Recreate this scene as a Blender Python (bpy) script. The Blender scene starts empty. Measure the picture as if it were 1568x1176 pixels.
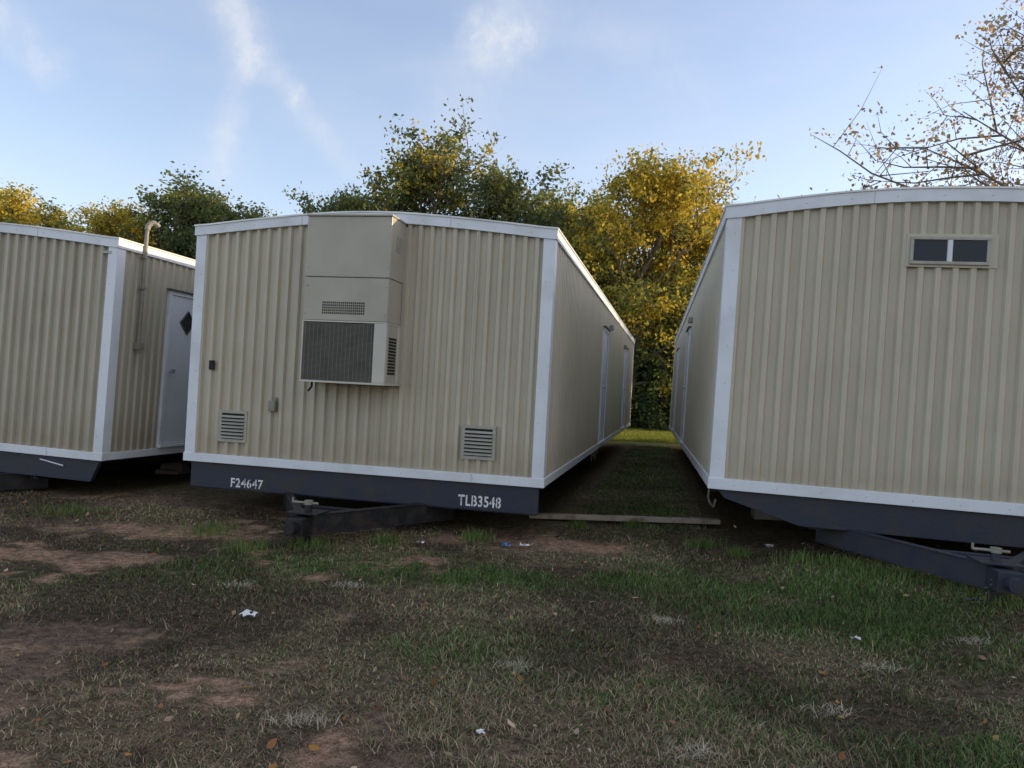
import bpy, math, random
import numpy as np
from mathutils import Matrix, Vector
rad=math.radians
scene=bpy.context.scene
scene.view_settings.view_transform='Standard'
scene.view_settings.look='None'
scene.view_settings.exposure=0
SUN_AZ,SUN_EL=78.0,9.5

# ---------------------------------------------------------------- node helpers
class NT:
    def __init__(s,nt): s.nt=nt
    def n(s,t,**k):
        x=s.nt.nodes.new(t)
        for a,b in k.items(): setattr(x,a,b)
        return x
    def link(s,a,b): s.nt.links.new(a,b)
    def setin(s,sock,v):
        if hasattr(v,'is_output'): s.nt.links.new(v,sock)
        else: sock.default_value=v
    def math(s,op,a,b=None,c=None,clamp=False):
        x=s.n('ShaderNodeMath',operation=op); x.use_clamp=clamp
        s.setin(x.inputs[0],a)
        if b is not None: s.setin(x.inputs[1],b)
        if c is not None: s.setin(x.inputs[2],c)
        return x.outputs[0]
    def vm(s,op,a,b=None,out=0):
        x=s.n('ShaderNodeVectorMath',operation=op)
        s.setin(x.inputs[0],a)
        if b is not None:
            if op=='SCALE': s.setin(x.inputs[3],b)
            else: s.setin(x.inputs[1],b)
        return x.outputs[out]
    def mix(s,f,a,b,mode='MIX'):
        x=s.n('ShaderNodeMix',data_type='RGBA',blend_type=mode)
        s.setin(x.inputs[0],f); s.setin(x.inputs[6],a); s.setin(x.inputs[7],b)
        return x.outputs[2]
    def noise(s,vec,scale,detail=4,rough=.55,out=0):
        x=s.n('ShaderNodeTexNoise'); x.inputs['Scale'].default_value=scale
        x.inputs['Detail'].default_value=detail; x.inputs['Roughness'].default_value=rough
        if vec is not None: s.link(vec,x.inputs['Vector'])
        return x.outputs[out]
    def ramp(s,f,lo,hi,a=0.,b=1.,smooth=True):
        x=s.n('ShaderNodeMapRange'); x.interpolation_type='SMOOTHSTEP' if smooth else 'LINEAR'
        s.setin(x.inputs[0],f); x.inputs[1].default_value=lo; x.inputs[2].default_value=hi
        x.inputs[3].default_value=a; x.inputs[4].default_value=b
        return x.outputs[0]
def c4(c): return (c[0],c[1],c[2],1.0)
def mat_base(name):
    m=bpy.data.materials.new(name); m.use_nodes=True
    return m,NT(m.node_tree),m.node_tree.nodes['Principled BSDF']
def simple(name,col,rough=.5,metal=0.,dirt=.15,dscale=3.,dirtcol=None,bump=0.,spec=.5,bscale=40,coords='Position'):
    m,t,b=mat_base(name)
    g=t.n('ShaderNodeNewGeometry').outputs['Position']
    n1=t.noise(g,dscale,3,.6); f=t.ramp(n1,.4,.75)
    dc=dirtcol or [x*.6 for x in col]
    c=t.mix(t.math('MULTIPLY',f,dirt*3 if dirt<.33 else 1.),c4(col),c4(dc))
    t.link(c,b.inputs['Base Color'])
    t.link(t.ramp(n1,.3,.8,max(rough-.1,0),min(rough+.15,1)),b.inputs['Roughness'])
    b.inputs['Metallic'].default_value=metal
    b.inputs['Specular IOR Level'].default_value=spec
    if bump:
        bn=t.n('ShaderNodeBump'); bn.inputs['Strength'].default_value=bump; bn.inputs['Distance'].default_value=.01
        t.link(t.noise(g,bscale,3),bn.inputs['Height']); t.link(bn.outputs[0],b.inputs['Normal'])
    return m

def siding_mat(name,col,streak):
    m,t,b=mat_base(name)
    g=t.n('ShaderNodeNewGeometry').outputs['Position']
    mp=t.vm('MULTIPLY',g,(9,9,.35))
    st=t.ramp(t.noise(mp,1.6,3,.6),.42,.8)
    cl=t.ramp(t.noise(g,.9,3,.6),.35,.75)
    sep=t.n('ShaderNodeSeparateXYZ'); t.link(g,sep.inputs[0])
    low=t.ramp(sep.outputs[2],.6,1.25,1.,0.)
    base=t.mix(t.math('MULTIPLY',cl,.5),c4(col),c4([col[0]*.84,col[1]*.84,col[2]*.82]))
    base=t.mix(t.math('MULTIPLY',st,streak),base,c4([col[0]*.55,col[1]*.53,col[2]*.47]))
    base=t.mix(t.math('MULTIPLY',t.math('MULTIPLY',low,t.noise(g,5,3)),.55),base,(.25,.17,.10,1))
    t.link(base,b.inputs['Base Color'])
    b.inputs['Roughness'].default_value=.40
    b.inputs['Specular IOR Level'].default_value=.5
    bn=t.n('ShaderNodeBump'); bn.inputs['Strength'].default_value=.5; bn.inputs['Distance'].default_value=.03
    t.link(t.noise(g,2.2,1),bn.inputs['Height']); t.link(bn.outputs[0],b.inputs['Normal'])
    return m
M={}
M['siding']=siding_mat('beige_siding',(.53,.488,.385),.35)
M['siding2']=siding_mat('beige_siding_b',(.53,.488,.385),.3)
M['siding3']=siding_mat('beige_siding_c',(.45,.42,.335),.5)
M['trim']=simple('white_trim',(.74,.78,.84),.4,0,.12,2.5,(.48,.48,.46),.1)
M['roof']=simple('roof_metal',(.72,.72,.70),.35,.2,.2,1.5)
M['navy']=simple('navy_paint',(.019,.025,.046),.55,0,.25,4,(.05,.04,.036),.25)
M['blacksteel']=simple('dark_steel',(.010,.012,.017),.5,.1,.3,7,(.045,.03,.022),.3)
M['hvac']=simple('hvac_enamel',(.42,.395,.325),.38,0,.08,2)
M['hvac2']=simple('hvac_column',(.56,.54,.47),.38,0,.06,2)
M['guard']=simple('coil_guard_wire',(.20,.19,.165),.5,.1,.1,8)
M['coil']=simple('coil_fins',(.07,.068,.06),.6,.2,.1,8)
M['grille']=simple('dark_grille',(.09,.088,.08),.5,.2,.1,8)
M['void']=simple('dark_void',(.012,.012,.013),.8,0,.0,8)
M['alum']=simple('aluminium',(.55,.55,.55),.35,.7,.2,10)
M['grey']=simple('grey_galv',(.38,.38,.36),.5,.3,.2,10)
M['vent']=simple('vent_paint',(.40,.385,.33),.5,.1,.15,10)
M['mast']=simple('mast_paint',(.27,.255,.21),.5,.1,.15,10)
M['door']=simple('door_white',(.66,.70,.77),.4,0,.08,2)
M['paintw']=simple('stencil_white',(.75,.76,.78),.6,0,.25,30)
M['conc']=simple('concrete',(.24,.22,.19),.9,0,.3,6,None,.6)
M['wood']=simple('weathered_board',(.38,.32,.26),.85,0,.3,6,(.2,.14,.1),.6,.3,60)
M['rubber']=simple('tyre_rubber',(.02,.02,.02),.85,0,.2,8)
M['paper']=simple('paper_white',(.75,.75,.76),.7,0,.1,30)
M['bluep']=simple('wrapper_blue',(.08,.2,.5),.4,0,.1,30)
def glass():
    m,t,b=mat_base('window_glass')
    b.inputs['Base Color'].default_value=(.012,.016,.028,1); b.inputs['Roughness'].default_value=.06
    b.inputs['Specular IOR Level'].default_value=.35
    return m
M['glass']=glass()

# ---------------------------------------------------------------- mesh helpers
def link(o):
    scene.collection.objects.link(o); return o
def mkmesh(name,verts,faces,mat,parent=None,smooth=False):
    me=bpy.data.meshes.new(name); me.from_pydata([tuple(v) for v in verts],[],faces); me.update()
    me.materials.append(mat)
    o=link(bpy.data.objects.new(name,me))
    if parent: o.parent=parent
    if smooth: me.shade_smooth()
    return o
def empty(name,loc=(0,0,0)):
    o=link(bpy.data.objects.new(name,None)); o.empty_display_size=.3
    return o
def boxv(x0,x1,y0,y1,z0,z1):
    v=[(x0,y0,z0),(x1,y0,z0),(x1,y1,z0),(x0,y1,z0),(x0,y0,z1),(x1,y0,z1),(x1,y1,z1),(x0,y1,z1)]
    f=[(0,3,2,1),(4,5,6,7),(0,1,5,4),(1,2,6,5),(2,3,7,6),(3,0,4,7)]
    return v,f
class B:
    """collects geometry in local coordinates, bakes basis"""
    def __init__(s): s.v=[];s.f=[]
    def add(s,vf):
        o=len(s.v); s.v+=list(vf[0]); s.f+=[tuple(i+o for i in f) for f in vf[1]]; return s
    def box(s,*a): return s.add(boxv(*a))
    def beam(s,p,q,w,h):
        p=Vector(p);q=Vector(q);d=(q-p).normalized();n=Vector((-d.y,d.x,0)).normalized()*w/2
        u=Vector((0,0,-h))
        v=[p-n,p+n,q+n,q-n,p-n+u,p+n+u,q+n+u,q-n+u]
        return s.add(([tuple(a) for a in v],[(0,1,2,3),(7,6,5,4),(0,4,5,1),(1,5,6,2),(2,6,7,3),(3,7,4,0)]))
    def cyl(s,p,q,r,n=14,r2=None):
        p=Vector(p);q=Vector(q);d=(q-p).normalized();r2=r if r2 is None else r2
        a=d.orthogonal().normalized();b=d.cross(a)
        v=[];f=[]
        for k in range(n):
            t=2*math.pi*k/n; e=a*math.cos(t)+b*math.sin(t)
            v.append(tuple(p+e*r)); v.append(tuple(q+e*r2))
        for k in range(n):
            i=2*k;j=2*((k+1)%n); f.append((i,j,j+1,i+1))
        f.append(tuple(2*k for k in range(n))[::-1]); f.append(tuple(2*k+1 for k in range(n)))
        return s.add((v,f))
    def tube(s,pts,r,n=12):
        for a,b in zip(pts[:-1],pts[1:]): s.cyl(a,b,r,n)
        return s
    def prism(s,poly,y0,y1):
        n=len(poly); v=[(x,y0,z) for x,z in poly]+[(x,y1,z) for x,z in poly]
        f=[tuple(range(n)),tuple(range(2*n-1,n-1,-1))]+[(i,i+n,(i+1)%n+n,(i+1)%n) for i in range(n)]
        return s.add((v,f))
    def out(s,name,mat,parent,T,bevel=0.,smooth=False):
        o=mkmesh(name,[T(v) for v in s.v],s.f,mat,parent,smooth)
        if bevel:
            md=o.modifiers.new('bevel','BEVEL'); md.width=bevel; md.segments=2; md.limit_method='ANGLE'
        return o

RD=.038
def corr(a0,a1,pitch,depth):
    pr=[(0,0),(.46,0),(.58,1),(.88,1),(1.0,0)]
    out=[];a=a0
    while a<a1:
        for (u,d) in pr[:-1]:
            x=a+u*pitch
            if x<=a1: out.append((x,d*depth))
        a+=pitch
    out.append((a1,0))
    return out

def trailer(O,xd,yd,zd,W=4.22,L=17.2,H=2.75,rise=.17,pitch=.13,sid='siding',ends='square',tongue=True,gz=0.0,detail=True,tw=.095,laps=(),pw=1.25):
    O=Vector(O);xd=Vector(xd);yd=Vector(yd);zd=Vector(zd)
    T=lambda v: tuple(O+xd*v[0]+yd*v[1]+zd*v[2])
    e=empty('office_trailer')
    S=M[sid]
    def rz(x):
        u=max(0,min(1,x/W)); q=math.sqrt((2*u-1)**2+.03)-math.sqrt(.03); q/= (math.sqrt(1.03)-math.sqrt(.03))
        return H+rise*(1-q**pw)
    b=B(); pr=corr(0,W,pitch,RD); v=[];f=[]
    for (x,d) in pr: v+= [(x,-d,.0),(x,-d,rz(x)-.03)]
    for i in range(len(pr)-1): f.append((2*i,2*i+2,2*i+3,2*i+1))
    b.add((v,f)); b.out('front_siding',S,e,T)
    b=B(); v=[];f=[]
    for (x,d) in pr: v+= [(x,L+d,.0),(x,L+d,rz(x)-.03)]
    for i in range(len(pr)-1): f.append((2*i,2*i+1,2*i+3,2*i+2))
    b.add((v,f)); b.out('rear_siding',S,e,T)
    pr=corr(0,L,pitch,RD*.7)
    for nm,X,sg in (('left_siding',0,-1),('right_siding',W,1)):
        v=[];f=[]
        for (y,d) in pr: v+=[(X+sg*d,y,0),(X+sg*d,y,H-.02)]
        for i in range(len(pr)-1): f.append((2*i,2*i+2,2*i+3,2*i+1))
        B().add((v,f)).out(nm,S,e,T)
    B().box(.0,W,.0,L,-.03,-.002).out('floor_underside',M['void'],e,T)
    n=26; xs=[-.062+(W+.124)*i/n for i in range(n+1)]
    v=[];f=[]
    for x in xs:
        z=rz(x)
        v+=[(x,-.07,z+.012),(x,-.07,z+.03),(x,L+.07,z+.012),(x,L+.07,z+.03)]
    for i in range(n):
        a=4*i;c=a+4
        f+=[(a,c,c+1,a+1),(a+1,c+1,c+3,a+3),(a+3,c+3,c+2,a+2),(a+2,c+2,c,a)]
    f+=[(0,1,3,2),(4*n,4*n+2,4*n+3,4*n+1)]
    B().add((v,f)).out('roof',M['roof'],e,T)
    for nm,y0,y1 in (('front_fascia',-.060,.01),('rear_fascia',L-.01,L+.060)):
        v=[];f=[]
        for x in xs:
            x=min(max(x,-.054),W+.054); z=rz(x)
            v+=[(x,y0,z-tw),(x,y0,z+.011),(x,y1,z-tw),(x,y1,z+.011)]
        for i in range(n):
            a=4*i;c=a+4
            f+=[(a,c,c+1,a+1),(a+1,c+1,c+3,a+3),(a+3,c+3,c+2,a+2),(a+2,c+2,c,a)]
        f+=[(0,1,3,2),(4*n,4*n+2,4*n+3,4*n+1)]
        B().add((v,f)).out(nm,M['trim'],e,T)
    b=B()
    b.box(-.050,.002,.012,L-.012,H-tw,H+.010).box(W-.002,W+.050,.012,L-.012,H-tw,H+.010)
    b.out('side_fascia',M['trim'],e,T)
    b=B()
    b.box(-.047,W+.047,-.054,.008,-.004,tw)
    b.box(-.043,.003,.010,L-.010,-.001,tw-.003).box(W-.003,W+.043,.010,L-.010,-.001,tw-.003)
    b.box(-.047,W+.047,L-.008,L+.054,-.004,tw)
    b.out('bottom_trim',M['trim'],e,T,.004)
    b=B()
    for X,s in ((0,-1),(W,1)):
        for Y,q in ((0,-1),(L,1)):
            xa,xb=sorted((X+s*.0355,X-s*(tw))); ya,yb=sorted((Y+q*.046,Y-q*.002))
            b.box(xa,xb,ya,yb,tw-.02,H-tw+.02)
            xa,xb=sorted((X+s*.036,X-s*.001)); ya,yb=sorted((Y+q*.042,Y-q*(tw+.01)))
            b.box(xa,xb,ya,yb,tw-.021,H-tw+.021)
    b.out('corner_trim',M['trim'],e,T,.003)
    if detail:
        b=B()
        x=.2
        while x<W:
            b.cyl((x,-.0535,tw*.45),(x,-.058,tw*.45),.005,6); b.cyl((x+.1,-.0595,rz(x+.1)-tw*.5),(x+.1,-.064,rz(x+.1)-tw*.5),.005,6); x+=.41
        z=.3
        while z<H-.2:
            b.cyl((W-.05,-.0455,z),(W-.05,-.050,z),.005,6); b.cyl((.05,-.0455,z),(.05,-.050,z),.005,6); z+=.38
        b.out('trim_screws',M['grey'],e,T)
        b=B()
        for X in (W*.73,W*.31): b.box(X,X+.004,-.0625,-.0595,rz(X)-tw+.002,rz(X)+.008)
        b.box(W*.82,W*.82+.004,-.0565,-.0535,0,tw-.002)
        b.out('trim_joints',M['grey'],e,T)
        if laps:
            b=B()
            for (X,za,zb) in laps: b.box(X,X+.0035,-RD-.0012,-RD+.0005,za,zb)
            b.out('siding_laps',M['mast'],e,T)
    b=B()
    if ends=='square': b.prism([(.04,-.004),(.04,-.30),(W-.015,-.30),(W-.015,-.004)],-.012,.05)
    elif ends=='right': b.prism([(.05,-.004),(.12,-.09),(.85,-.30),(W-.7,-.30),(W-.1,-.1),(W-.04,-.004)],-.012,.05)
    else: b.prism([(.3,-.004),(.5,-.28),(W-.13,-.28),(W-.01,-.004)],-.012,.05)
    if ends=='square': b.box(.05,W-.025,.0,.12,-.312,-.302)
    b.out('front_crossmember',M['navy'],e,T,.004)
    b=B()
    for X in (1.0,W-1.0):
        b.box(X-.06,X+.06,.055,L-.05,-.05,-.035).box(X-.008,X+.008,.055,L-.05,-.31,-.05).box(X-.06,X+.06,.055,L-.05,-.325,-.31)
    y=1.2
    while y<L-.5:
        b.prism([(.06,-.035),(.06,-.09),(.98,-.28),(W-.98,-.28),(W-.06,-.09),(W-.06,-.035)],y,y+.02); y+=1.4
    b.out('chassis_beams',M['blacksteel'],e,T)
    base=-(O.z-gz)/zd.z
    b=B(); y=2.9
    while y<L:
        for X in (1.0,W-1.0):
            b.box(X-.2,X+.2,y-.1,y+.1,base-.05,-.327)
            b.box(X-.21,X+.21,y-.2,y+.2,base-.06,base+.12)
        y+=3.0
    b.out('block_piers',M['conc'],e,T,.01)
    bt=B();bh=B();r=.30
    for Y in (8.6,9.4):
        zc=base+r
        for X,s in ((.42,-1),(W-.42,1)):
            bt.cyl((X-.1,Y,zc),(X+.1,Y,zc),r,24); bh.cyl((X+s*.09,Y,zc),(X+s*.106,Y,zc),r*.58,20); bh.cyl((X+s*.1,Y,zc),(X+s*.15,Y,zc),.06,12)
        bh.cyl((.5,Y,zc),(W-.5,Y,zc),.045,10)
    bt.out('tyres',M['rubber'],e,T,.02); bh.out('axles_and_hubs',M['grey'],e,T)
    if tongue:
        b=B(); cx=W/2; za=-.28
        for s in (-1,1):
            b.beam((cx+s*1.05,.35,za),(cx+s*.05,-1.22,za),.012,.20)
            b.beam((cx+s*1.05-s*.02,.35,za+.001),(cx+s*.03,-1.22,za+.001),.085,.012)
            b.beam((cx+s*1.05-s*.02,.35,za-.195),(cx+s*.03,-1.22,za-.195),.085,.012)
        b.beam((cx-.35,-.62,za-.02),(cx+.35,-.62,za-.02),.08,.15)
        b.box(cx-.16,cx+.16,-1.28,-1.0,za+.003,za+.018)
        b.box(cx-.09,cx+.09,-1.42,-1.2,za-.18,za-.02)
        b.cyl((cx,-1.42,za-.1),(cx,-1.52,za-.1),.055)
        b.cyl((cx-.0,-1.13,za+.10),(cx,-1.13,base+.02),.035)
        b.cyl((cx-.0,-1.13,za-.05),(cx,-1.13,base+.1),.05)
        b.box(cx-.1,cx+.1,-1.23,-1.03,base-.01,base+.03)
        b.out('tongue_hitch',M['navy'] if ends=='right' else M['blacksteel'],e,T,.003)
        b=B(); b.cyl((cx-.17,-1.13,za+.095),(cx+.10,-1.13,za+.095),.012); b.cyl((cx-.17,-1.13,za+.095),(cx-.17,-1.13,za+.14),.010)
        b.cyl((cx-.0,-1.13,za+.08),(cx,-1.13,za+.12),.042)
        b.out('jack_crank',M['mast'],e,T)
        b=B()
        for i in range(14):
            t=i/13; x=cx-.06-.22*t; zz=za-.06-.22*math.sin(t*2.2); yy=-1.33+.05*math.sin(i*3)
            b.cyl((x,yy-.012*(i%2),zz),(x-.02,yy+.012*(i%2),zz-.012),.006,6)
        b.out('safety_chain',M['grille'],e,T)
    return e,T,rz

def side_door(e,T,X,sg,y0,y1,z0,z1,diamond=False,mat='door'):
    def bx(b,o0,o1,a,b_,c,d):
        xa,xb=sorted((X+sg*o0,X+sg*o1)); return b.box(xa,xb,a,b_,c,d)
    b=B(); fw=.055
    bx(b,.0,.052,y0-fw,y0,z0-.03,z1+fw); bx(b,.0,.052,y1,y1+fw,z0-.03,z1+fw); bx(b,.0,.050,y0,y1,z1,z1+fw); bx(b,.0,.075,y0-fw,y1+fw,z0-.06,z0-.028)
    b.out('door_frame',M['trim'],e,T,.003)
    b=B(); bx(b,.002,.030,y0,y1,z0-.02,z1); b.out('door_panel',M[mat],e,T)
    b=B(); bx(b,.03,.034,y0+.001,y0+.008,z0,z1); bx(b,.03,.034,y1-.008,y1-.001,z0,z1)
    b.out('door_gap',M['void'],e,T)
    b=B(); bx(b,.02,.085,y0-.1,y1+.1,z1+fw+.001,z1+fw+.02); b.out('drip_cap',M['grille'],e,T)
    b=B(); zc=z0+1.0; b.cyl((X+sg*.03,y0+.09,zc),(X+sg*.08,y0+.09,zc),.018); b.cyl((X+sg*.075,y0+.09,zc),(X+sg*.095,y0+.09,zc),.032)
    b.out('door_knob',M['alum'],e,T,smooth=False)
    if diamond:
        yc=y0+.40; zc=z0+1.70; h=.165
        v=[(X+sg*.036,yc-h*1.0,zc),(X+sg*.036,yc,zc-h),(X+sg*.036,yc+h*1.0,zc),(X+sg*.036,yc,zc+h)]
        B().add((v,[(0,1,2,3)])).out('diamond_window',M['void'],e,T)
        b=B()
        for i in range(4):
            p=v[i];q=v[(i+1)%4]; b.cyl(p,q,.010,6)
        b.out('diamond_window_rim',M['grille'],e,T)

def nrm(a):
    a=Vector(a); return a.normalized()
Z=(0,0,1)
# centre trailer ------------------------------------------------------------
xdc=nrm((4.135,-.86,0)); ydc=nrm((3.5,16.74,.13))
ec,Tc,rzc=trailer((-3.77,9.12,.605),xdc,ydc,Z,W=4.22,L=17.1,gz=0,pitch=.132,laps=((1.135,.1,.68),(2.345,.1,.95),(3.40,.7,2.70)))
def hvac(e,T):
    x0,x1,p,z0,z1=1.59,2.56,.46,1.0,2.82
    b=B(); b.box(x0,x1,-p,-.005,2.145,z1-.02); b.out('hvac_upper_panel',M['hvac'],e,T,.006)
    b=B(); b.box(x0+.004,x1-.004,-p+.006,-.005,1.675,2.14); b.out('hvac_mid_panel',M['hvac'],e,T,.006)
    b=B(); b.box(x0-.012,x1+.012,-p-.018,-.005,z1-.019,z1); b.out('hvac_top_cap',M['hvac'],e,T,.004)
    b=B()
    b.box(x0-.004,x1+.004,-p-.004,-.01,z0,z0+.022)
    b.box(x0,x1,-p,-.01,1.655,1.672)
    b.box(x1-.14,x1,-p,-p+.05,z0+.023,1.654)
    b.box(x0,x0+.014,-p,-.01,z0+.023,1.654)
    b.box(x1-.035,x1,-.10,-.01,z0+.023,1.654)
    b.out('hvac_lower_frame',M['hvac2'],e,T,.004)
    B().box(x0+.03,x1-.03,-p+.035,-.02,z0+.03,1.640).out('hvac_coil',M['coil'],e,T)
    b=B()
    z=z0+.028
    while z<1.650:
        b.box(x0+.015,x1-.141,-p+.008,-p+.014,z,z+.0045); z+=.0125
    x=x0+.04
    while x<x1-.15:
        b.box(x,x+.004,-p+.003,-p+.007,z0+.024,1.652); x+=.0475
    b.out('hvac_coil_guard',M['guard'],e,T)
    b=B(); z=z0+.12
    while z<1.5:
        b.box(x1-.008,x1-.002,-p+.10,-.14,z,z+.024); z+=.034
    b.out('hvac_side_louvres',M['void'],e,T)
    b=B(); b.box(x1-.02,x1-.006,-p+.05,-.10,z0+.023,1.654); b.out('hvac_side_panel',M['hvac'],e,T)
    b=B()
    for r in range(5):
        zz=1.745+r*.028
        x=1.81
        while x<2.28:
            b.box(x,x+.014,-p+.0035,-p+.012,zz,zz+.02); x+=.0235
    b.out('hvac_return_grille',M['void'],e,T)
    b=B()
    for z in (2.70,2.25,2.05,1.75):
        for x in (x0+.03,x1-.03): b.cyl((x,-p+.002,z),(x,-p-.005,z),.008,6)
    b.box(x1+.001,x1+.004,-.30,-.16,2.45,2.62)
    b.out('hvac_screws',M['grey'],e,T)
    b=B(); b.box(x0-.035,x0,-.049,-.035,z0,z1-.05); b.box(x1,x1+.035,-.049,-.035,z0,z1-.05)
    b.out('hvac_flange',M['hvac'],e,T)
    b=B(); b.tube([(x0+.1,-p+.1,z0),(x0+.1,-p+.1,z0-.05),(x0+.06,-p+.1,z0-.1)],.012); b.out('hvac_drain',M['void'],e,T)
hvac(ec,Tc)
def louvre(e,T,x0,x1,z0,z1):
    b=B(); w=.035
    b.box(x0,x1,-.050,-.024,z0,z0+w).box(x0,x1,-.050,-.024,z1-w,z1).box(x0,x0+w,-.0495,-.024,z0+w,z1-w).box(x1-w,x1,-.0495,-.024,z0+w,z1-w)
    B().box(x0+.01,x1-.01,-.0400,-.026,z0+.01,z1-.01).out('vent_backing',M['void'],e,T)
    z=z0+w+.008
    while z<z1-w-.015:
        v=[(x0+w,-.041,z+.026),(x1-w,-.041,z+.026),(x1-w,-.062,z+.006),(x0+w,-.062,z+.006),(x0+w,-.043,z+.023),(x1-w,-.043,z+.023),(x1-w,-.064,z+.003),(x0+w,-.064,z+.003)]
        b.add((v,[(0,1,2,3),(4,7,6,5),(3,2,6,7),(0,4,5,1)])); z+=.040
    b.out('wall_vent',M['vent'],e,T)
    b=B()
    for x in np.linspace(x0+.015,x1-.015,6): b.cyl((x,-.050,z1-.012),(x,-.055,z1-.012),.006,6)
    b.out('vent_screws',M['alum'],e,T)
louvre(ec,Tc,.39,.75,.25,.62); louvre(ec,Tc,3.33,3.71,.25,.62)
b=B(); b.box(.22,.28,-.049,-.018,1.08,1.19); b.out('inlet_plate',M['void'],ec,Tc,.003)
b=B(); b.box(1.03,1.11,-.09,-.018,.64,.76); b.cyl((1.1,-.05,.76),(1.1,-.05,.80),.02); b.out('junction_box',M['mast'],ec,Tc,.004)
side_door(ec,Tc,4.22,1,6.2,7.1,.14,2.2)
side_door(ec,Tc,4.22,1,12.6,13.5,.14,2.2)
def porch(e,T,X,sg,y,z=2.3):
    b=B(); xa,xb=sorted((X+sg*.02,X+sg*.11)); b.box(xa,xb,y-.05,y+.05,z,z+.11); b.out('porch_light',M['mast'],e,T,.02)
porch(ec,Tc,4.22,1,7.5); porch(ec,Tc,4.22,1,12.2,2.2)
def stencil(txt,e,T,x0,x1,z0,z1,y):
    cu=bpy.data.curves.new('t','FONT'); cu.body=txt; cu.size=1; cu.offset=.022; cu.space_character=1.12
    o=link(bpy.data.objects.new('t',cu)); bpy.context.view_layer.update()
    me=bpy.data.meshes.new_from_object(o.evaluated_get(bpy.context.evaluated_depsgraph_get()))
    bpy.data.objects.remove(o)
    vs=np.array([v.co[:] for v in me.vertices]); mn=vs.min(0);mx=vs.max(0)
    for v in me.vertices:
        v.co=T((x0+(v.co.x-mn[0])/(mx[0]-mn[0])*(x1-x0),y,z0+(v.co.y-mn[1])/(mx[1]-mn[1])*(z1-z0)))
    me.materials.clear(); me.materials.append(M['paintw'])
    ob=link(bpy.data.objects.new('stencil_number',me)); ob.parent=e
    b=B(); n=len(txt)
    for i in range(n):
        xc=x0+(i+.5)*(x1-x0)/n
        if txt[i] in '68B40': b.box(xc-.004,xc+.004,y-.003,y-.001,z0-.002,z1+.002)
    b.out('stencil_bridges',M['navy'],e,T)
stencil('F24647',ec,Tc,.57,.98,-.275,-.165,-.015)
stencil('TLB3548',ec,Tc,3.32,3.80,-.265,-.145,-.015)

# right trailer ---------------------------------------------------------------
xdr=nrm((.972,-.232,-.012)); ydr=nrm((.179,.984,-.002))
er,Tr,rzr=trailer((2.075,7.79,.745),xdr,ydr,nrm((.02,0,1)),W=4.27,L=17.4,H=2.83,rise=.19,pitch=.152,sid='siding2',ends='right',gz=.12,tw=.108,pw=1.6)
b=B(); x0,x1,z0,z1=1.70,2.33,2.335,2.54
b.box(x0-.03,x1+.03,-.066,-.03,z0-.03,z0).box(x0-.03,x1+.03,-.066,-.03,z1,z1+.03).box(x0-.03,x0,-.065,-.03,z0,z1).box(x1,x1+.03,-.065,-.03,z0,z1).box((x0+x1)/2-.025,(x0+x1)/2+.025,-.062,-.03,z0,z1)
b.out('window_frame',M['vent'],er,Tr,.003)
b=B(); b.box((x0+x1)/2-.02,(x0+x1)/2+.02,-.0645,-.0623,z0,z1); b.out('window_mullion',M['trim'],er,Tr)
b=B(); b.box(x0-.06,x1+.10,-.046,-.028,z0-.055,z1+.06); b.out('window_patch',M['siding2'],er,Tr,.003)
B().box(x0,x1,-.052,-.038,z0,z1).out('window_panes',M['glass'],er,Tr)
side_door(er,Tr,0,-1,6.7,7.6,.14,2.2); porch(er,Tr,0,-1,6.3); side_door(er,Tr,0,-1,12.6,13.5,.14,2.2)
b=B(); b.tube([(-.02,.06,-.02),(-.03,.05,-.1),(-.01,.04,-.16),(.03,.06,-.2),(.05,.08,-.12)],.012); b.out('tie_down_strap',M['grille'],er,Tr)
# left trailer ---------------------------------------------------------------
xdl=nrm((.979,-.203,-.02)); ydl=nrm((.205,.979,0)); W=4.22
Ol=Vector((-5.06,9.6,.49))-xdl*W
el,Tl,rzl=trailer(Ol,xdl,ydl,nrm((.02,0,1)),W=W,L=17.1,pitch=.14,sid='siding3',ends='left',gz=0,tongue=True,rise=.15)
side_door(el,Tl,W,1,1.06,1.94,.16,2.22,True)
b=B()
b.tube([(W+.07,.42,1.5),(W+.07,.42,2.98)],.024)
b.tube([(W+.07,.42,2.98),(W+.075,.43,3.04),(W+.10,.46,3.08),(W+.13,.50,3.08),(W+.15,.53,3.04)],.034)
b.box(W+.02,W+.12,.37,.47,1.42,1.50)
b.box(W+.02,W+.10,.38,.46,2.2,2.23).box(W+.02,W+.10,.38,.46,2.6,2.63)
b.out('conduit_mast',M['mast'],el,Tl)
b=B(); b.box(W-.16,W-.05,-.055,-.03,2.58,2.61); b.out('clearance_marker',M['grey'],el,Tl)
b=B(); b.tube([(3.35,-.02,-.06),(3.7,-.03,-.11)],.008); b.out('tie_wire',M['trim'],el,Tl)
for k in range(5):  # unseen trailers continuing the row, added to shade the foreground from the low sun
    trailer((2.075+xdc.x*5.9*(k+1),7.75+xdc.y*5.9*(k+1),.74),xdc,nrm((.2,.98,0)),Z,pitch=.15,sid='siding2',gz=.12,detail=False)
trailer(Vector((-5.06,9.6,.5))-xdc*(4.22+5.7),xdc,nrm((.2,.98,0)),Z,pitch=.15,sid='siding3',gz=.0,detail=False)

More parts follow.
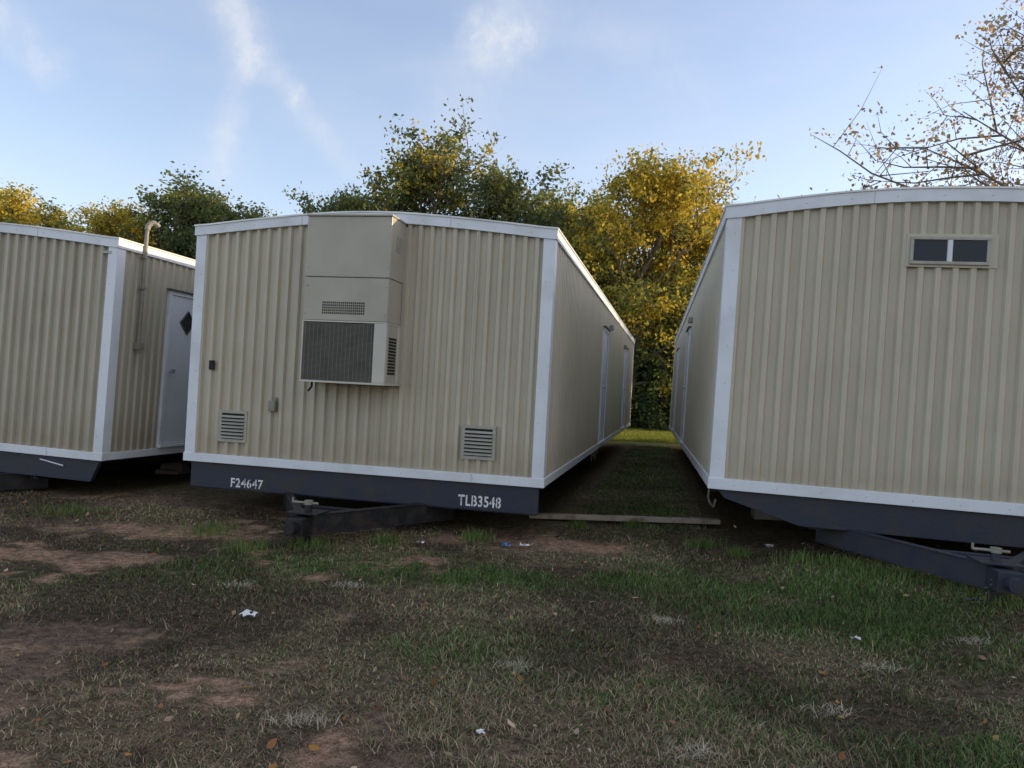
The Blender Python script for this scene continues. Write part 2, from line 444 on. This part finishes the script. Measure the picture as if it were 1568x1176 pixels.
# ---------------------------------------------------------------- ground
rng=np.random.default_rng(7)
def vnoise(x,y,scale,seed):
    r=np.random.default_rng(seed); G=r.random((256,256))
    u=x*scale+1000.3;v=y*scale+1000.7
    i=np.floor(u).astype(int);j=np.floor(v).astype(int);fu=u-i;fv=v-j
    fu=fu*fu*(3-2*fu);fv=fv*fv*(3-2*fv)
    g=lambda a,b:G[a%256,b%256]
    return (g(i,j)*(1-fu)+g(i+1,j)*fu)*(1-fv)+(g(i,j+1)*(1-fu)+g(i+1,j+1)*fu)*fv
def fbm(x,y,s,seed,o=4):
    t=0;a=1;w=0
    for k in range(o): t=t+a*vnoise(x,y,s*2**k,seed+k); w+=a; a*=.6
    return t/w
def sst(a,b,x):
    t=np.clip((x-a)/(b-a),0,1); return t*t*(3-2*t)
def gheight(x,y):
    near=np.exp(-(x**2+y**2)/900.)
    return .13*sst(1.6,4.2,x)*np.ones_like(y)+ (fbm(x,y,.9,11)-.5)*.08*near+(fbm(x,y,.04,15)-.5)*.5*sst(30,80,np.hypot(x,y))
def g2(x,y,cx,cy,sx,sy): return np.exp(-((x-cx)/sx)**2-((y-cy)/sy)**2)
def masks(x,y):
    n=fbm(x,y,1.3,21,5); n2=fbm(x,y,3.5,31,5); n3=fbm(x,y,.5,41)
    dirt=1.3*g2(x,y,-3.9,6.6,1.0,.30)+1.1*g2(x,y,-2.5,4.7,.5,.28)+.9*g2(x,y,-4.2,5.2,1.2,.30)+.9*g2(x,y,.9,8.2,.6,.35)+.8*g2(x,y,-.2,8.2,1.0,.3)+.9*g2(x,y,-3.6,7.9,1.8,.5)+.7*g2(x,y,-2.9,3.9,.9,.7)+.6*g2(x,y,.2,7.3,1.6,.2)+.5*g2(x,y,-1.6,3.4,1.2,.5)
    dirt=dirt*(.2+1.6*n2)+np.clip(fbm(x,y,2.1,71,5)-.565,0,1)*(1.6+3.6*sst(1.5,-2.5,x))
    line=9.12-.208*(x+3.77)
    lane=(x>.5+.21*(y-8.3))&(x<2.1+.18*(y-7.8))
    under=sst(-.2,.5,y-line)*(1-sst(15.5,18.5,y-line))
    dirt=np.clip(dirt+under*np.where(lane,.3,.8)*(.4+n),0,1.2)
    dirt=np.clip(sst(.38,.85,dirt+ .3*(n-.5)),0,1)
    green=.9*g2(x,y,-1.3,6.8,1.6,.55)+.65*g2(x,y,.6,6.7,1.8,.55)+1.0*g2(x,y,3.0,6.2,1.5,1.3)+.5*g2(x,y,-3.3,5.9,1.2,.4)+.6*g2(x,y,2.4,3.9,1.2,1.0)+.45*lane*sst(9,10,y)+.35*g2(x,y,-.3,4.8,1.4,.6)
    green=np.clip(green*(-.45+2.8*n)+.4*(n3-.42),0,1)
    far=sst(24,28,y)
    green=np.maximum(green,far*.75)
    dark=sst(.42,.60,fbm(x,y,.9,61,5))
    return dirt,green,dark,n,n2
def axis(lo,hi,step,far):
    a=list(np.arange(lo,hi+1e-6,step)); s=step;v=a[-1]
    while v<far: s*=1.25; v+=s; a.append(v)
    s=step;v=a[0];p=[]
    while v>-far: s*=1.25; v-=s; p.append(v)
    return np.array(p[::-1]+a)
gx=axis(-8,8,.05,500); gy=axis(1.5,13,.05,500)
X,Y=np.meshgrid(gx,gy); nx=len(gx);ny=len(gy)
x=X.ravel();y=Y.ravel(); z=gheight(x,y)
co=np.stack([x,y,z],1)
idx=np.arange(nx*ny).reshape(ny,nx)
q=np.stack([idx[:-1,:-1],idx[:-1,1:],idx[1:,1:],idx[1:,:-1]],-1).reshape(-1,4)
def npmesh(name,co,faces,k,mats,colv=None,dom='POINT',matidx=None):
    me=bpy.data.meshes.new(name)
    me.vertices.add(len(co)); me.vertices.foreach_set('co',co.astype(np.float32).ravel())
    nf=len(faces); me.loops.add(nf*k); me.loops.foreach_set('vertex_index',faces.astype(np.int32).ravel())
    me.polygons.add(nf); me.polygons.foreach_set('loop_start',np.arange(0,nf*k,k,dtype=np.int32))
    if matidx is not None: me.polygons.foreach_set('material_index',matidx.astype(np.int32))
    me.update(calc_edges=True); me.validate()
    for m in mats: me.materials.append(m)
    if colv is not None:
        a=me.attributes.new('Col','FLOAT_COLOR',dom)
        c=np.ones((len(colv),4),np.float32); c[:,:3]=colv; a.data.foreach_set('color',c.ravel())
    return me
d,g,dk,n,n2=masks(x,y)
def mixc(a,b,t): return a*(1-t[:,None])+b*t[:,None]
base=mixc(np.array([.140,.103,.066]),np.array([.078,.054,.038]),dk)
base=mixc(base,np.array([.060,.085,.030]),np.clip(g*.8,0,1))
clay=mixc(np.array([.34,.215,.14]),np.array([.15,.105,.075]),sst(.35,.65,n))
base=mixc(base,clay,d)
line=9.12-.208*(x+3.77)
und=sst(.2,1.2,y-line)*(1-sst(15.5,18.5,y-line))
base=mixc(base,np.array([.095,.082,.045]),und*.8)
farm=sst(24,27,y); base=mixc(base,np.array([.16,.17,.05]),farm)
m,t,bs=mat_base('ground_grass_soil')
at=t.n('ShaderNodeAttribute',attribute_name='Col').outputs[0]
gp=t.n('ShaderNodeNewGeometry').outputs['Position']
f1=t.ramp(t.noise(gp,14,5,.7),.3,.7,.5,1.5); f2=t.ramp(t.noise(gp,90,2,.7),.3,.7,.6,1.4)
col=t.vm('SCALE',t.vm('SCALE',at,f1),f2)
t.link(col,bs.inputs['Base Color']); bs.inputs['Roughness'].default_value=.95; bs.inputs['Specular IOR Level'].default_value=.1
bn=t.n('ShaderNodeBump'); bn.inputs['Strength'].default_value=.9; bn.inputs['Distance'].default_value=.03
t.link(t.noise(gp,35,5,.7),bn.inputs['Height']); t.link(bn.outputs[0],bs.inputs['Normal'])
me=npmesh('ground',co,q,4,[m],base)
me.shade_smooth(); link(bpy.data.objects.new('ground',me))

# grass ------------------------------------------------------------------------
def leafmat(name,trans=.35):
    m=bpy.data.materials.new(name); m.use_nodes=True; t=NT(m.node_tree)
    out=m.node_tree.nodes['Material Output']; m.node_tree.nodes.remove(m.node_tree.nodes['Principled BSDF'])
    at=t.n('ShaderNodeAttribute',attribute_name='Col').outputs[0]
    df=t.n('ShaderNodeBsdfDiffuse'); t.link(at,df.inputs[0])
    if trans>0:
        tr=t.n('ShaderNodeBsdfTranslucent'); mx=t.n('ShaderNodeMixShader')
        t.link(at,tr.inputs[0]); mx.inputs[0].default_value=trans
        t.link(df.outputs[0],mx.inputs[1]); t.link(tr.outputs[0],mx.inputs[2]); t.link(mx.outputs[0],out.inputs[0])
    else: t.link(df.outputs[0],out.inputs[0])
    return m
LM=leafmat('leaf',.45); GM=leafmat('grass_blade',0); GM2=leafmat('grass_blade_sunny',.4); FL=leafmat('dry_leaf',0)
def blades(xx,yy,tall,lean,w,c,mat,name):
    N=len(xx); zz=gheight(xx,yy); ang=rng.random(N)*2*np.pi; pa=ang+np.pi/2+rng.normal(0,.5,N)
    px,py=np.cos(pa)*w,np.sin(pa)*w
    lx,ly=np.cos(ang)*lean,np.sin(ang)*lean
    P=np.stack([xx,yy,zz-.004],1)
    wv=np.stack([px,py,0*px],1)
    mid=P+np.stack([lx*.35,ly*.35,tall*.65],1); tip=P+np.stack([lx,ly,tall],1)
    V=np.stack([P-wv,P+wv,mid-wv*.8,mid+wv*.8,tip],1).reshape(-1,3)
    o=(np.arange(N)*5)[:,None]
    F=np.stack([o+np.array([0,1,3]),o+np.array([0,3,2]),o+np.array([2,3,4])],1).reshape(-1,3)
    me=npmesh(name,V,F,3,[mat],np.repeat(c,3,0),'FACE')
    return link(bpy.data.objects.new(name,me))
def grass(N):
    yy=2.4+ (rng.random(N)**1.35)*11.5
    xx=(rng.random(N)*2-1)*(yy*.74+.6)
    k=int(N*.07); yy[:k]=8+rng.random(k)*16; xx[:k]=.5+.21*(yy[:k]-8.3)+rng.random(k)*1.9
    d,g,dk,n,n2=masks(xx,yy)
    line=9.12-.208*(xx+3.77)
    keep=rng.random(N) < np.clip((1-d*.96)*(-.35+2.35*n2-.30*dk+.3*g),0.015,1)
    box=(yy>line+.8)&((xx<.2+.21*(yy-8.3))|(xx>2.2+.18*(yy-7.8)))
    keep&=~box
    xx,yy,d,g,dk,n,n2=[a[keep] for a in (xx,yy,d,g,dk,n,n2)]
    N=len(xx)
    tall=(.010+.021*rng.random(N)+.040*g*rng.random(N))*(.3+1.3*n)
    tall*=np.where(rng.random(N)<.04,1.9,1)
    lean=(.6+1.8*rng.random(N))*tall*(1-.45*g)
    w=(.0011+.0017*rng.random(N))*(1+.14*(yy-3))
    straw=np.array([.38,.305,.195]);dead=np.array([.20,.145,.100]);gr=np.array([.085,.17,.035]);gg=np.array([.15,.185,.085])
    r=rng.random(N)
    c=mixc(straw,dead,np.clip(rng.random(N)*.9+.45*dk-.05,0,1))
    isg=r<np.clip(.17+1.0*g-.1*dk,0,.94); c[isg]=mixc(gr,gg,rng.random(N))[isg]
    c*=(.6+.8*rng.random(N))[:,None]*(1-.25*dk)[:,None]
    blades(xx,yy,tall,lean,w,c,GM,'grass')
grass(480000)
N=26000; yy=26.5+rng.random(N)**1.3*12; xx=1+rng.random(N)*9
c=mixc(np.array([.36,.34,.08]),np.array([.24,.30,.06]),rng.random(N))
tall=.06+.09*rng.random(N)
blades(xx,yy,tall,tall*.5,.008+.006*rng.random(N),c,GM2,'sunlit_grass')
N=5000; tc_=[(2.45,8.0),(2.2,8.5),(-1.9,7.55),(-3.0,7.9),(3.6,7.0),(1.6,9.6),(-.3,8.3),(2.9,7.6),(4.0,6.2),(-4.9,8.6),(.9,9.4),(-1.2,7.9),(-2.4,7.2),(3.3,7.4)]
ii=rng.integers(len(tc_),size=N); tt=np.array(tc_)[ii]; sg_=.06+.03*(ii%5); xx=tt[:,0]+rng.normal(0,1,N)*sg_; yy=tt[:,1]+rng.normal(0,1,N)*sg_
tall=.04+.10*rng.random(N)**2; c=mixc(np.array([.10,.18,.04]),np.array([.17,.19,.08]),rng.random(N))
blades(xx,yy,tall,tall*.9*rng.random(N),.002+.002*rng.random(N),c,GM,'weeds')
# tufts of bleached dead grass
N=1500; tc_=[(1.75,4.05),(.12,4.5),(2.3,4.7),(-1.2,6.1),(.9,3.5),(-.9,3.6),(3.2,5.2),(-2.0,5.9),(1.2,5.6)]
ii=rng.integers(len(tc_),size=N); tt=np.array(tc_)[ii]; xx=tt[:,0]+rng.normal(0,.07,N); yy=tt[:,1]+rng.normal(0,.04,N)
tall=.015+.03*rng.random(N); c=mixc(np.array([.55,.50,.38]),np.array([.36,.31,.22]),rng.random(N))
blades(xx,yy,tall,tall*(1+1.5*rng.random(N)),.0015+.001*rng.random(N),c,GM,'dead_grass_tufts')

def scatter_leaves(N):
    V=[];F=[];C=[]
    pal=[(.34,.17,.06),(.24,.11,.05),(.42,.28,.12),(.16,.08,.045),(.32,.22,.15),(.30,.15,.08),(.45,.36,.24)]
    for i in range(N):
        yy=2.6+rng.random()**1.1*7.5; xx=(rng.random()*2-1)*(yy*.72)
        zz=float(gheight(np.array([xx]),np.array([yy]))[0])+.012+rng.random()*.012
        s=.009+.020*rng.random()**2.2; a=rng.random()*6.28
        R=Matrix.Rotation(a,3,'Z')@Matrix.Rotation(rng.normal(0,.45),3,'X')@Matrix.Rotation(rng.normal(0,.45),3,'Y')
        pts=[(-1,0,0.1),(-.4,-.6,.15),(.3,-.5,.1),(1.1,0,.35),(.35,.55,.1),(-.3,.5,.25)]
        o=len(V); cc=np.array([xx,yy,zz])
        cpt=R@Vector((0,0,-.08))*s; V.append(tuple(cc+np.array(cpt)))
        for p in pts: V.append(tuple(cc+np.array(R@(Vector(p)*s))))
        c=np.array(pal[rng.integers(len(pal))])*(.7+.6*rng.random())
        for k in range(6): F.append((o,o+1+k,o+1+(k+1)%6)); C.append(c)
    me=npmesh('fallen_leaves',np.array(V),np.array(F),3,[FL],np.array(C),'FACE')
    link(bpy.data.objects.new('fallen_leaves',me))
scatter_leaves(850)
def scrap(name,x,y,s,mat,seed):
    r=np.random.default_rng(seed); n=5; V=[];F=[]
    z=float(gheight(np.array([x]),np.array([y]))[0])+.02
    for i in range(n):
        for j in range(n):
            V.append((x+(i-2)*s/4+r.normal(0,s*.07),y+(j-2)*s/5+r.normal(0,s*.07),z+r.random()*s*.4))
    for i in range(n-1):
        for j in range(n-1):
            if r.random()<.12: continue
            a=i*n+j; F.append((a,a+1,a+n+1,a+n))
    mkmesh(name,V,F,mat)
for (a,b_,s,k) in ((-1.68,5.17,.11,1),(-.85,7.9,.08,2),(2.86,8.3,.09,3),(2.42,5.25,.06,4),(-.06,3.55,.04,7)): scrap('paper_scrap',a,b_,s,M['paper'],k)
scrap('candy_wrapper',.02,8.0,.10,M['bluep'],5); scrap('paper_scrap',.22,8.02,.10,M['paper'],6)
b=B(); b.box(-1.35,1.05,-.07,.07,0,.055); b.box(-.4,1.0,.09,.20,-.01,.03)
b.out('timber_board',M['wood'],None,lambda v:(1.65+v[0]*.995+v[1]*.06,9.75-v[0]*.06+v[1],.06+v[2]+v[0]*.03),.006)

# ---------------------------------------------------------------- trees
BM=simple('bark',(.20,.16,.12),.9,0,.3,3,(.10,.08,.06),0,.2,20)
def tree_mesh(name,seed,h,cr,cb,leaves,lsize,pal,sparse=1.0,nl=16,toppal=None,shape=1.0,spread=.55,trunk=.022,nk=6,el0=.15,up=.15):
    r=np.random.default_rng(seed); V=[];F=[]; tips=[]
    def tube(pts,rads,n=5):
        o=len(V)
        for i,p in enumerate(pts):
            d=(pts[min(i+1,len(pts)-1)]-pts[max(i-1,0)]); d=d/ (np.linalg.norm(d)+1e-9)
            a=np.cross(d,[.3,.9,.2]); a/=np.linalg.norm(a)+1e-9; b=np.cross(d,a)
            for k in range(n):
                t=2*np.pi*k/n; V.append(p+(a*np.cos(t)+b*np.sin(t))*rads[i])
        for i in range(len(pts)-1):
            for k in range(n):
                F.append((o+i*n+k,o+i*n+(k+1)%n,o+(i+1)*n+(k+1)%n,o+(i+1)*n+k))
    top=np.array([r.normal(0,.04*h),r.normal(0,.04*h),h*.86])
    P=[np.zeros(3)]
    for i in range(1,7):
        t=i/6; P.append(top*t+np.array([r.normal(0,.012*h),r.normal(0,.012*h),0]))
    tube(P,[h*trunk*(1-.86*i/6)*(1.35 if i==0 else 1) for i in range(7)],7)
    def at(t):
        f=t*6;i=min(int(f),5); return P[i]*(1-(f-i))+P[i+1]*(f-i)
    def branch(p,dirv,L,rad_,n=4,up=up):
        pts=[p];d=dirv/np.linalg.norm(dirv)
        for i in range(n):
            d=d+r.normal(0,.16,3)+np.array([0,0,up*.5]); d/=np.linalg.norm(d); pts.append(pts[-1]+d*L/n)
        tube(pts,[rad_*(1-.8*i/n) for i in range(n+1)],4)
        return pts,d
    for i in range(nl):
        t=cb/h+(1-cb/h)*((i+r.random())/nl)*.97
        p=at(min(t,.98)); u=(t-cb/h)/(1-cb/h)
        prof=(math.sin(math.pi*min(1,(.18+.82*u)**shape)))**.6 if u<.98 else .3
        L=cr*prof*(.6+.55*r.random()); a=i*2.4+r.normal(0,.4)
        el=el0+.9*u+r.normal(0,.12)
        d=np.array([math.cos(a)*math.cos(el),math.sin(a)*math.cos(el),math.sin(el)])
        pts,dd=branch(p,d,max(L,.5),h*.007*(1.2-.7*u))
        for k in range(nk):
            s=.3+.7*(k+r.random())/nk; f=s*4;q=min(int(f),3); pp=pts[q]*(1-(f-q))+pts[q+1]*(f-q)
            d2=dd+r.normal(0,.75,3); L2=L*.42*(.5+.7*r.random())+.3
            pt2,d3=branch(pp,d2,L2,h*.0028,3)
            for w in range(4):
                s2=r.random(); f2=s2*3;q2=min(int(f2),2); p3=pt2[q2]*(1-(f2-q2))+pt2[q2+1]*(f2-q2)
                pt3,_=branch(p3,d3+r.normal(0,.8,3),L2*.5*(.5+r.random())+.15,h*.0012,2)
                tips.append(pt3[-1]); tips.append(pt3[1])
            tips.append(pt2[-1])
    V=np.array(V);F=np.array(F); nb=len(F)
    tips=np.array(tips); nt=len(tips)
    keep=r.random(nt)<sparse; tips=tips[keep]; nt=len(tips)
    w=r.random(nt)**1.7+.10; w/=w.sum()
    ti=r.choice(nt,leaves,p=w)
    sp=spread*(.5+r.random(nt))
    c=tips[ti]+r.normal(0,1,(leaves,3))*sp[ti][:,None]*np.array([.6,.6,.42])
    nrmv=r.normal(0,1,(leaves,3))+np.array([0,0,.5]); nrmv/=np.linalg.norm(nrmv,axis=1)[:,None]
    a=np.cross(nrmv,r.normal(0,1,(leaves,3))); a/=np.linalg.norm(a,axis=1)[:,None]; b=np.cross(nrmv,a)
    s=lsize*(.55+.8*r.random(leaves))[:,None]
    LV=np.stack([c-a*s*.62,c-b*s*.36+a*s*.05,c+a*s*.62,c+b*s*.36+a*s*.05],1).reshape(-1,3)
    LF=(np.arange(leaves)*4)[:,None]+np.array([0,1,2,3])+len(V)
    pal=np.array(pal); ci=r.integers(len(pal),size=nt)
    tc=pal[ci]
    if toppal is not None:
        tp=np.array(toppal); hh=tips[:,2]/h; pr=np.clip((hh-.5)*2.4,0,.95)
        s_=r.random(nt)<pr; tc[s_]=tp[r.integers(len(tp),size=nt)][s_]
    lc=tc[ti]*(.6+.7*r.random(leaves))[:,None]
    bc=np.tile([.12,.1,.08],(nb,1))
    return npmesh(name,np.concatenate([V,LV]),np.concatenate([F,LF]),4,[BM,LM],np.concatenate([bc,lc]),'FACE',np.concatenate([np.zeros(nb),np.ones(leaves)]))
G1=(.11,.155,.070);G2=(.155,.19,.090);G3=(.085,.12,.060);YG=(.32,.33,.09);Y1=(.62,.47,.07);Y2=(.74,.54,.08);OR=(.50,.30,.09);BR=(.32,.22,.13)
T_green=tree_mesh('t1',1,13,4.4,3,21000,.17,[G1,G2,G3,G2],toppal=[YG,G2,G2],nl=22,spread=.5)
T_green2=tree_mesh('t2',2,13,4.8,2.5,25000,.17,[G1,G2,G3,G2,YG],toppal=[Y1,YG,G2,G2],nl=24,spread=.5)
T_yellow=tree_mesh('t3',3,13,5.0,1.5,34000,.17,[Y1,YG,G2,YG,Y1],toppal=[Y2,Y1,Y1,YG],nl=28)
T_yellow2=tree_mesh('t4',4,13,4.2,1.0,26000,.17,[YG,Y1,G2,G1,G1],toppal=[Y1,YG],nl=22)
T_sparse=tree_mesh('t5',5,13,3.8,3,11000,.14,[OR,BR,YG],sparse=.7,nl=26)
T_shrub=tree_mesh('t6',6,5,2.8,.2,14000,.16,[G3,G1,YG,G2],nl=16,spread=.5)
T_near=tree_mesh('t7',9,18,9.5,4.0,44000,.14,[OR,(.44,.35,.19),BR,(.5,.38,.20)],sparse=1,nl=66,spread=.45,trunk=.014,nk=7,el0=-.1,up=.05)
def put(name,me,x,y,h,base_h,rot,wid=1.0,z=0):
    o=link(bpy.data.objects.new(name,me)); s=h/base_h
    o.location=(x,y,z-.1); o.scale=(s*wid,s*wid,s); o.rotation_euler=(0,0,rot); return o
put('oak_tree',T_green2,-5.6,41,14.6,13,.3,1.0)
put('oak_tree',T_green,-9.0,43,12.8,13,1.9,.9)
put('oak_tree',T_green,-.9,42,13.6,13,4.0,1.05)
put('oak_tree',T_green2,1.6,45,13.4,13,2.2)
put('oak_tree',T_green,-18.8,43,12.6,13,.7,1.2)
put('oak_tree',T_green,-15.9,44,11.8,13,3.1,1.0)
put('maple_tree',T_yellow,5.5,38,13.6,13,1.0,.95)
put('maple_tree',T_yellow2,8.6,41,12.4,13,2.6,.9)
put('maple_tree',T_yellow2,3.6,43,13.0,13,.2,1.0)
put('maple_tree',T_sparse,11.3,43,13.0,13,.5,1.0)
put('maple_tree',T_sparse,-12.9,46,10.6,13,.5,.9)
put('maple_tree',T_yellow,-24.5,45,11.6,13,2.0,1.0)
put('maple_tree',T_yellow,-29,46,12.0,13,4.4,1.1)
put('maple_tree',T_yellow2,-33.5,45,12.2,13,1.4,1.1)
put('hickory_tree',T_near,26.0,30.5,19.5,18,.9)
tl=empty('tree_line')
rr=random.Random(5)
for i in range(18):
    x_=-46+i*3.3+rr.uniform(-.8,.8); y_=52+rr.uniform(-2,5)
    if x_>12: continue
    hh=rr.uniform(9.6,11.6) if x_<0 else rr.uniform(10.5,12.5)
    if -19<x_<-11: hh=9.0
    o=put('tree',rr.choice([T_green,T_green2,T_yellow2,T_green]),x_,y_,hh,13,rr.uniform(0,6),1.35); o.name='tree_line_crown_%d'%i; o.parent=tl
sh=empty('undergrowth')
for i in range(14):
    x_=-2+i*1.4; y_=38.5+rr.uniform(-1.5,3)+ (0 if x_<14 else 6)
    o=put('s',T_shrub,x_,y_,rr.uniform(3,5.5),5,rr.uniform(0,6),1.1); o.name='shrub_%d'%i; o.parent=sh

# ---------------------------------------------------------------- world
w=bpy.data.worlds.new('World'); scene.world=w; w.use_nodes=True
t=NT(w.node_tree); bg=w.node_tree.nodes['Background']
sky=t.n('ShaderNodeTexSky',sky_type='NISHITA'); sky.sun_disc=False
sky.sun_elevation=rad(SUN_EL); sky.sun_rotation=rad(SUN_AZ); sky.altitude=200; sky.air_density=1.0; sky.dust_density=.9; sky.ozone_density=1.5
tc=t.n('ShaderNodeTexCoord').outputs['Generated']
sp=t.n('ShaderNodeSeparateXYZ'); t.link(tc,sp.inputs[0])
yc=t.math('MAXIMUM',sp.outputs[1],.05)
cb=t.n('ShaderNodeCombineXYZ'); t.link(t.math('DIVIDE',sp.outputs[0],yc),cb.inputs[0]); t.link(t.math('DIVIDE',sp.outputs[2],yc),cb.inputs[1])
uv=cb.outputs[0]
nz=t.noise(uv,9,4,.65,out=1)
uvd=t.vm('ADD',uv,t.vm('SCALE',t.vm('SUBTRACT',nz,(.5,.5,.5)),.070))
def seg(a,b_,wd,amp):
    ax,ay=a;bx,by=b_; L2=(bx-ax)**2+(by-ay)**2
    pa=t.vm('SUBTRACT',uvd,(ax,ay,0))
    h=t.math('DIVIDE',t.vm('DOT_PRODUCT',pa,(bx-ax,by-ay,0),out=1),L2,clamp=True)
    dd=t.vm('LENGTH',t.vm('SUBTRACT',pa,t.vm('SCALE',(bx-ax,by-ay,0),h)),out=1)
    return t.math('MULTIPLY',t.ramp(dd,0,wd,1,0),amp)
segs=[seg((-.43,.56),(-.361,.42),.050,.45),seg((-.361,.42),(-.303,.372),.028,.28),seg((-.303,.372),(-.225,.28),.026,.22),
      seg((-.372,.39),(-.404,.27),.032,.20),seg((-.06,.47),(-.02,.445),.055,.42),seg((-.02,.50),(-.09,.38),.07,.2),seg((.05,.5),(.2,.42),.07,.12),
      seg((-.70,.46),(-.63,.40),.045,.42),seg((-.41,.30),(-.38,.24),.07,.15)]
acc=segs[0]
for s_ in segs[1:]: acc=t.math('ADD',acc,s_)
tex=t.ramp(t.noise(t.vm('MULTIPLY',uvd,(1,.6,1)),22,4,.7),.3,.75,.35,1.2)
front=t.ramp(sp.outputs[1],.2,.4)
streak=t.math('MULTIPLY',t.math('MULTIPLY',acc,tex),front)
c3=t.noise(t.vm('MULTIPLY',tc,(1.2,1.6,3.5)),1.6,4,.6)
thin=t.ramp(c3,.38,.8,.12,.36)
side=t.ramp(sp.outputs[0],-.7,.7,.35,1.15)  # skews the added back cloud brighter to the right, for rib contrast
back=t.math('MULTIPLY',t.math('MULTIPLY',t.ramp(sp.outputs[1],.25,-.35),t.ramp(c3,.2,.6,.5,.9)),side)  # bright unseen cloud sheet added behind the camera to light the trailer fronts
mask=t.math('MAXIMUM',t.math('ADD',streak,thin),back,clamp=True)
skyc=t.mix(1.0,sky.outputs[0],(2.95,2.6,2.75,1),'MULTIPLY')
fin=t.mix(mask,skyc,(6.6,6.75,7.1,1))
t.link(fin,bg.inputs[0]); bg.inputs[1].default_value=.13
# ---------------------------------------------------------------- sun
sd=Vector((math.sin(rad(SUN_AZ))*math.cos(rad(SUN_EL)),math.cos(rad(SUN_AZ))*math.cos(rad(SUN_EL)),math.sin(rad(SUN_EL))))
L=bpy.data.lights.new('sun','SUN'); L.energy=5; L.angle=rad(.5); L.color=(1,.80,.50)
lo=link(bpy.data.objects.new('sun',L)); lo.rotation_euler=sd.to_track_quat('Z','Y').to_euler(); lo.location=(30,20,20)
# ---------------------------------------------------------------- camera
cam=bpy.data.cameras.new('camera'); cam.sensor_width=36; cam.lens=27.05; cam.clip_end=2000; cam.clip_start=.05
co_=link(bpy.data.objects.new('camera',cam))
R=Matrix.Rotation(rad(90+.64),4,'X')@Matrix.Rotation(rad(3.0),4,'Z')
co_.matrix_world=Matrix.Translation((0,0,1.6))@R
scene.camera=co_
print('objs',len(bpy.data.objects))
